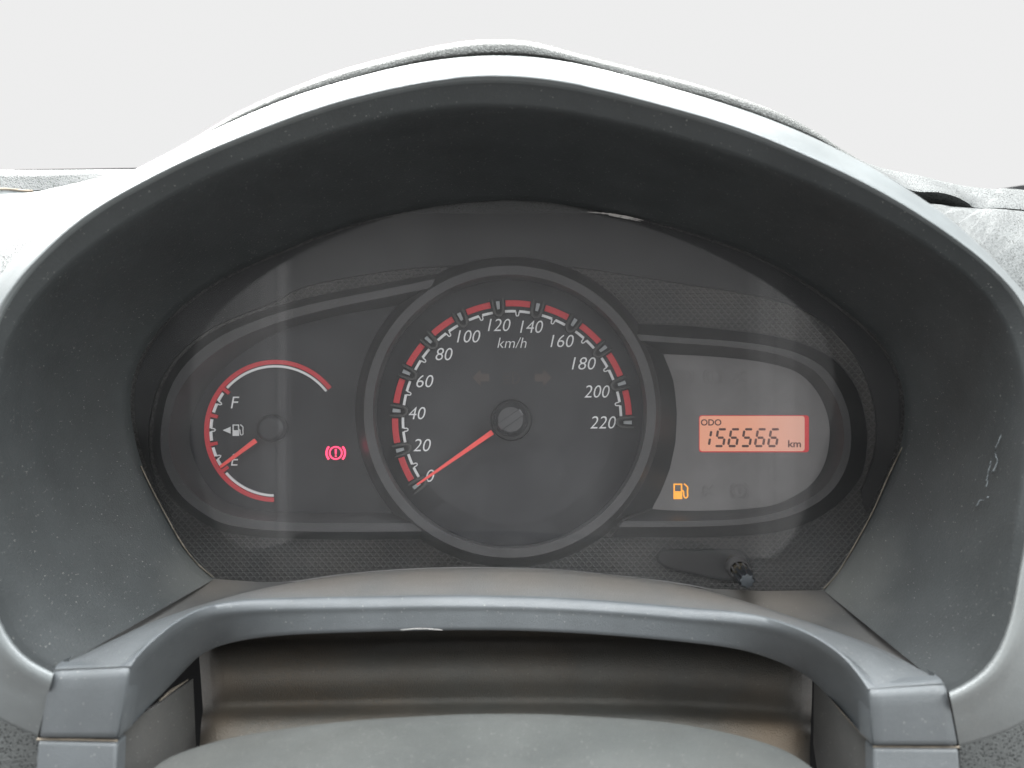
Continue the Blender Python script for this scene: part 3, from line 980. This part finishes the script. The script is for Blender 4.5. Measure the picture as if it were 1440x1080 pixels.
# shelf (dusty upper face) runs from the lens to a small groove behind the bead
rows = []
rows.append([a + Vector((0, 0.012, -0.006)) for a in a0])
rows.append([a + Vector((0, 0.0015, -0.0006)) for a in a0])
for t in (0, 0.25, 0.5, 0.7, 0.82, 0.85):
    rows.append([a.lerp(b, t) + Vector((0, 0, 0.0015 * math.sin(math.pi * t / 0.85) * min(1, i / 14, (n_ - 1 - i) / 14))) for i, (a, b) in enumerate(zip(a0, a1))])
loft('shelf', rows, M_shelf, tr, flip=False, sharp=50)
# bead and front face
up_v = []
wE = [min(1, i / 14, (n_ - 1 - i) / 14) for i in range(n_)]
def brow(t, dz=0.0, dy=0.0, A=a0, B=a1):
    return [a.lerp(b, t) + Vector((0, dy * w, dz * w)) for a, b, w in zip(A, B, wE)]
rows = [brow(0.845), brow(0.862, -0.0012), brow(0.885, -0.0006), brow(0.915, 0.0009), brow(0.95, 0.0016), brow(0.98, 0.0016), brow(1.0, 0.0010)]
rows += [brow(0.05, 0.0002, -0.0010, a1, a2), brow(0.11, 0, -0.0016, a1, a2), brow(0.18, 0, -0.0018, a1, a2)]
for t in (0.25, 0.4, 0.55, 0.7, 0.85, 0.97):
    rows.append(brow(t, 0, -0.0018 * (1 - t), a1, a2))
rows.append([p + Vector((0, 0.0004, 0)) for p in a2])
rows.append([p + Vector((0, 0.002, -0.0003)) for p in a2])
rows.append([p + Vector((0, 0.07, 0.004)) for p in a2])
loft('arch', rows, M_trim, tr, flip=False, sharp=55)


def panel(name, quad, mat, parent, thick=0.004, bevel=0.0016, nu=10, label=None, **kw):
    """slightly rounded panel through four (u, v, y) corners, with a returned edge"""
    q = [P(*c) for c in quad]
    pts = q
    n = len(pts)
    V = pts + [p + Vector((0, thick, 0)) for p in pts]
    f = [tuple(range(n)), tuple(range(2 * n - 1, n - 1, -1))] + [(i, i + n, (i + 1) % n + n, (i + 1) % n) for i in range(n)]
    nn = (pts[1] - pts[0]).cross(pts[2] - pts[0])
    if nn.y > 0:
        f = [tuple(reversed(x)) for x in f]
    return mesh_obj(name, V, f, mat, parent, bevel=bevel, seg=4, label=label, sharp=70, **kw)


def leg(top_a, top_b, bot_a, bot_b):
    # top edge is the end of the saddle; rounds over forwards and runs down to the seam
    rows = []
    nC = 14
    for t, dy in ((-0.02, 0.006), (-0.01, 0.003), (0.0, 0.0012), (0.02, 0.0002), (0.05, -0.0007), (0.09, -0.0012), (0.14, -0.0015), (0.3, -0.0014), (0.6, -0.001), (0.9, -0.0006), (0.985, -0.0004), (1.0, 0.0002), (1.001, 0.008)):
        A, B = top_a.lerp(bot_a, max(t, 0)), top_b.lerp(bot_b, max(t, 0))
        row = []
        for i in range(nC + 1):
            q = A.lerp(B, i / nC) + Vector((0, dy, {-0.02: 0.0009, -0.01: 0.0008, 0.0: 0.0005, 0.02: 0.0001}.get(t, 0)))
            e = min(i, nC - i)
            if e == 0:
                q += Vector((0, 0.0012, 0))
            elif e == 1:
                q = A.lerp(B, 0.03 if i == 1 else 0.97) + Vector((0, dy + 0.0001, {-0.02: 0.0009, -0.01: 0.0008, 0.0: 0.0005, 0.02: 0.0001}.get(t, 0)))
            row.append(q)
        sgn = 1 if row[-1].x > row[0].x else -1
        row = [row[0] + Vector((0, 0.010, 0))] + row + [row[-1] + Vector((0, 0.010, 0))]
        rows.append(row)
    loft('leg', rows, M_trim, tr, sharp=75, flip=True)
leg(P(73, 942.5, .2925), P(184, 937.5, .2920), P(54, 1037, .2895), P(166, 1038, .2895))
leg(P(1221, 968.5, .2920), P(1329, 961.5, .2925), P(1227, 1048, .2895), P(1348, 1048, .2895))
panel('lower_leg', [(52, 1042, .2895), (164, 1045, .2895), (160, 1140, .284), (45, 1140, .284)], M_trim, tr, thick=0.008, bevel=0.0012)
panel('lower_leg', [(1229, 1052, .2895), (1349, 1053, .2895), (1356, 1150, .284), (1230, 1150, .284)], M_trim, tr, thick=0.008, bevel=0.0012)
tube('seam', [P(52, 1039.5, .2905), P(110, 1040, .2905), P(165, 1041.5, .2905)], 0.0004, M_dust, tr)
tube('seam', [P(1228, 1050, .2905), P(1290, 1050.5, .2905), P(1349, 1050.5, .2905)], 0.0003, M_dust, tr)
# filler slivers between the tunnel and the saddle
TL = [(302, 814), (270, 832), (233, 853), (183, 883), (135, 909), (88, 934), (76, 944)]
TLY = [.3975, .385, .368, .345, .323, .301, .295]
BLp = [(425, 816), (375, 828), (325, 839), (250, 862), (170, 895), (100, 929), (78, 943)]
BLY = [.3965, .383, .372, .349, .325, .302, .295]
fl_a, fl_b = rowk(TL, TLY, 6), rowk(BLp, BLY, 6)
loft('filler', [[a + Vector((-0.010, 0.004, -0.004)) for a in fl_a], fl_a, [a.lerp(b, .5) + Vector((0, 0, -0.0012)) for a, b in zip(fl_a, fl_b)], [b + Vector((0, 0, -0.0008)) for b in fl_b], [b + Vector((0.004, 0.002, -0.006)) for b in fl_b]], M_fill, tr)
TR = [(1157, 830), (1190, 857), (1230, 888), (1275, 918), (1300, 938), (1326, 960), (1333, 968)]
TRY = [.3975, .377, .355, .334, .318, .301, .299]
BRp = [(985, 825), (1050, 845), (1120, 868), (1195, 894), (1250, 917), (1300, 944), (1330, 963)]
BRY = [.3965, .385, .370, .347, .329, .310, .299]
fr_a, fr_b = rowk(TR, TRY, 6), rowk(BRp, BRY, 6)
loft('filler', [[a + Vector((0.010, 0.004, -0.004)) for a in fr_a], fr_a, [a.lerp(b, .5) + Vector((0, 0, -0.0012)) for a, b in zip(fr_a, fr_b)], [b + Vector((0, 0, -0.0008)) for b in fr_b], [b + Vector((-0.004, 0.002, -0.006)) for b in fr_b]], M_fill, tr, flip=True)
# ledges that close the gap between lens bottom and the fillers
# inner cheeks of the column opening
panel('cheek', [(163, 1026, .302), (226, 988, .324), (268, 957, .345), (272, 1050, .352), (268, 1140, .352), (160, 1140, .300)], M_fill, tr, thick=0.003, bevel=0.0008)
panel('cheek', [(1148, 960, .345), (1187, 1006, .324), (1230, 1032, .302), (1230, 1140, .300), (1160, 1140, .352), (1147, 1050, .352)], M_fill, tr, thick=0.003, bevel=0.0008)
tube('seam', [P(224, 986, .3225), P(240, 972, .330), P(264, 956, .342)], [0.0003, 0.0007, 0.0003], M_seam, tr)
tube('seam', [P(1160, 972, .336), P(1187, 1004, .3225), P(1225, 1047, .2995)], [0.0003, 0.0005, 0.0003], M_seam, tr)
# dark space behind the column opening
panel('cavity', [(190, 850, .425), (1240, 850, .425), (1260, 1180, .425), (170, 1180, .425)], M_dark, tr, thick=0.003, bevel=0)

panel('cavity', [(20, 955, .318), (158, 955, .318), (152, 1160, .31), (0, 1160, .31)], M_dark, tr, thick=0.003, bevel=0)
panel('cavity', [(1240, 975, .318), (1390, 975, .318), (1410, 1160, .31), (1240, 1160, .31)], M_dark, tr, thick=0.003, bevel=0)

# ------------------------------------------------------------------ boot between column and trim
BB = P(700, 1050, .33)
rows = []
prof = [(868, .398), (893, .388), (905, .376), (918, .368), (938, .362), (955, .361), (972, .3635), (986, .365), (996, .358), (1003, .349), (1014, .343), (1035, .339), (1070, .335), (1120, .325)]
ex = [282, 282, 281, 280, 281, 283, 285, 285, 283, 281, 280, 279, 278, 276]
erx = [1137, 1138, 1140, 1141, 1142, 1142, 1141, 1140, 1140, 1139, 1139, 1139, 1140, 1140]
prof = spline([(a, b * 2000, 0) for a, b in prof], 60)
exs = spline([(i, a, b) for i, (a, b) in enumerate(zip(ex, erx))], 60)
for pv, e in zip(prof, exs):
    row = []
    for i in range(61):
        s = i / 60
        u = e.y + (e.z - e.y) * s
        m = 2 * s - 1
        edge = max(0, abs(m) - 0.94) / 0.06
        sag = 0.010 * (m * m) * 0.3
        wob = 0.0010 * math.sin(5.3 * s + pv.x * 0.02) * math.sin(pv.x * 0.045)
        row.append(P(u, pv.x + 16 * m * m * (0.4 + 0.6 * s), pv.y / 2000 + wob + 0.010 * edge ** 2))
    rows.append(row)
loft('column_boot', rows, M_boot, None, sharp=80, base=BB, cat='column boot', label='dusty dark rubber boot folded inside the arch above the steering column')

# ------------------------------------------------------------------ steering column cover in the foreground
CBs = P(690, 1130, .26)
TOP = [(170, 1150), (190, 1110), (217, 1080), (250, 1060), (333, 1036), (480, 1015), (600, 1007), (700, 1004), (820, 1007), (960, 1019), (1080, 1046), (1140, 1078), (1168, 1112), (1185, 1150)]
top = spline(TOP, 90, smooth=6)
rows = []
tb = [P(p.x, p.y, 0.300) for p in top]
rows.append([p + Vector((0, 0.004, -0.02)) for p in tb])
rows.append([p + Vector((0, 0.004, -0.004)) for p in tb])
rows.append([p + Vector((0, 0.0025, -0.0010)) for p in tb])
rows.append(tb)
for dy, dz, k in ((0.004, 0.0006, 1.0), (0.012, 0.001, 0.998), (0.03, 0.0, 0.99), (0.05, -0.003, 0.98), (0.08, -0.010, 0.96), (0.11, -0.02, 0.93), (0.125, -0.035, 0.9), (0.128, -0.08, 0.88)):
    rows.append([Vector((p.x * k, p.y - dy, p.z + dz)) for p in tb])
loft('steering_column_cover', rows, M_cover, None, sharp=70, base=CBs, cat='column cover', label='rounded grey upper cover of the steering column in front of the boot')

# ------------------------------------------------------------------ dashboard around the hood
db = thing('dashboard', DB, 'pale sunlit leather-grained dashboard on both sides of the hood', 'dashboard')
R0Lp = [(53, 1036), (0, 1016), (-60, 980), (-115, 900), (-140, 750), (-130, 610), (-85, 490), (-10, 398), (50, 330), (100, 291), (150, 258), (196, 238)]
ROLp = [(44, 1400), (-200, 1500), (-600, 1450), (-1000, 1150), (-1200, 800), (-1100, 560), (-800, 430), (-420, 372), (-150, 318), (0, 281), (110, 257), (194, 237)]
def densify(pts, n):
    out = []
    m = len(pts)
    for i in range(m - 1):
        p1, p2 = Vector(pts[i]), Vector(pts[i + 1])
        p0 = Vector(pts[i - 1]) if i else p1 * 2 - p2
        p3 = Vector(pts[i + 2]) if i + 2 < m else p2 * 2 - p1
        for k in range(n):
            t = k / n
            out.append(0.5 * ((2 * p1) + (p2 - p0) * t + (2 * p0 - 5 * p1 + 4 * p2 - p3) * t * t + (3 * p1 - p0 - 3 * p2 + p3) * t ** 3))
    out.append(Vector(pts[-1]))
    return out
def side(name, inner, outer, yin, yout, label):
    a, b = densify(inner, 8), densify(outer, 8)
    edge_px = [Vector((720 + w.x * F / w.y, 540 - w.z * F / w.y)) for w in rim_edge]
    for i, p in enumerate(a):                     # start exactly on the rim's outer edge
        q = min(edge_px, key=lambda e: (e - p).length)
        if (q - p).length < 14:
            a[i] = q
    N = len(a)
    rows = []
    for t in [i / 12 for i in range(13)]:
        row = []
        for i, (p, q) in enumerate(zip(a, b)):
            s = i / (N - 1)
            y0 = min(rim_edge, key=lambda w: (720 + w.x * F / w.y - p.x) ** 2 + (540 - w.z * F / w.y - p.y) ** 2).y
            y1 = yout[0] + (yout[1] - yout[0]) * s ** 1.5
            e = p.lerp(q, t)
            row.append(P(e.x, e.y, y0 + (y1 - y0) * t))
        rows.append(row)
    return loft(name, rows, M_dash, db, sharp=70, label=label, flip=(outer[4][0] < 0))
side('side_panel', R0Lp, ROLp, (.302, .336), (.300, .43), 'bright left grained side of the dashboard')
R0Rp = [(1349, 1049), (1400, 1040), (1440, 1021), (1480, 1000), (1540, 900), (1565, 750), (1550, 600), (1500, 480), (1440, 411), (1393, 357), (1340, 310), (1312, 287)]
RORp = [(1357, 1400), (1600, 1500), (1900, 1450), (2200, 1300), (2450, 1100), (2600, 800), (2500, 560), (2200, 410), (1800, 336), (1440, 297), (1375, 293), (1316, 287)]
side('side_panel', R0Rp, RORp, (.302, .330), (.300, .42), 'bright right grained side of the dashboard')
tube('seam', [P(p.x, p.y, .2995) for p in spline([(-60, 984), (0, 1017), (30, 1028), (53, 1037)], 16)], 0.0007, M_dust, db)
tube('seam', [P(p.x, p.y, .2995) for p in spline([(1349, 1049), (1400, 1040), (1440, 1021), (1470, 1004)], 16)], 0.0006, M_dust, db)
# right upper shoulder with the shadowed step below it
UP = [(1185, 212), (1212, 226), (1243, 237), (1293, 247), (1330, 256), (1360, 262), (1400, 266), (1440, 267), (1700, 296), (2300, 370)]
LO = [(1200, 224), (1250, 250), (1283, 268), (1320, 270.5), (1345, 277), (1362, 286), (1375, 292.5), (1440, 295), (1700, 324), (2300, 420)]
ua, la = densify(UP, 8), densify(LO, 8)
rows = []
for t in [i / 8 for i in range(9)]:
    rows.append([P(*(q.lerp(p, t)), .405 + .05 * t ** 1.5) for p, q in zip(ua, la)])
rows.append([p + Vector((0, 0.05, -0.004)) for p in rows[-1]])
rows.append([p + Vector((0, 0.12, -0.06)) for p in rows[-1]])
rows.insert(0, [p + Vector((0, 0.004, -0.0012)) for p in rows[0]])
rows.insert(0, [p + Vector((0, 0.03, -0.009)) for p in rows[0]])
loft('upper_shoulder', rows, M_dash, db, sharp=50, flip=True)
# left top: grained strip, pale piping, grey strip, and the far edge
ST = [(-700, 270), (-120, 265.5), (0, 265), (46, 268), (100, 262), (150, 252), (200, 240)]
SB = [(-700, 242), (-120, 239.6), (0, 239.3), (46, 239.3), (100, 239), (150, 238.6), (205, 238)]
sa, sb2 = densify(ST, 6), densify(SB, 6)
rows = []
for t in [i / 8 for i in range(9)]:
    s = t / 0.75 * 0.76 if t <= 0.75 else 0.76 + (t - 0.75) * 0.96
    yy = .462 + .006 * t if t <= 0.75 else .4665 + .16 * (t - 0.75)
    rows.append([P(p.x + (q.x - p.x) * s, p.y + (q.y - p.y) * s, yy) for p, q in zip(sa, sb2)])
rows.append([p + Vector((0, 0.04, -0.003)) for p in rows[-1]])
rows.append([p + Vector((0, 0.10, -0.05)) for p in rows[-1]])
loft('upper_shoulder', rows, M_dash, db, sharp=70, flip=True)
tube('piping', [P(p.x, p.y + 0.6, .461) for p in sa[:len(sa) // 2 + 1]], 0.0007, M_dust, db)
panel('vent_strip', [(-700, 272, .4615), (0, 267, .4615), (50, 269, .4615), (60, 290, .457), (-700, 400, .455)], M_rim, db, thick=0.004, bevel=0.0004)
# black edge of the windscreen base just showing behind
panel('windscreen_edge', [(20, 238.6, .60), (197, 236.0, .60), (215, 250, .60), (20, 252, .60)], M_dark, db, thick=0.02, bevel=0)
panel('windscreen_edge', [(1400, 266.5, .62), (1437, 260.5, .62), (1500, 255, .62), (1500, 285, .62), (1400, 285, .62)], M_dark, db, thick=0.02, bevel=0)

# sloping dashboard top that runs forward under the windscreen behind hood and shoulders
rows = []
for y, z in ((0.40, 0.085), (0.43, 0.108), (0.47, 0.112), (0.55, 0.108), (0.70, 0.095), (0.85, 0.08)):
    rows.append([Vector((-0.62 + 1.24 * i / 40, y, z - 0.10 * abs(-1 + 2 * i / 40) ** 2.5 * 0.5)) for i in range(41)])
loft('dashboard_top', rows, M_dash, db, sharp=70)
# chip on the lower edge of the arch
multi_prism('chip', [wobbly([(563, 886), (585, 884.2), (604, 884.4), (622, 886)], 0.7, 20, 11)], .3195, 0.0003, M_scratch, tr, label='pale chip on the lower edge of the arch')
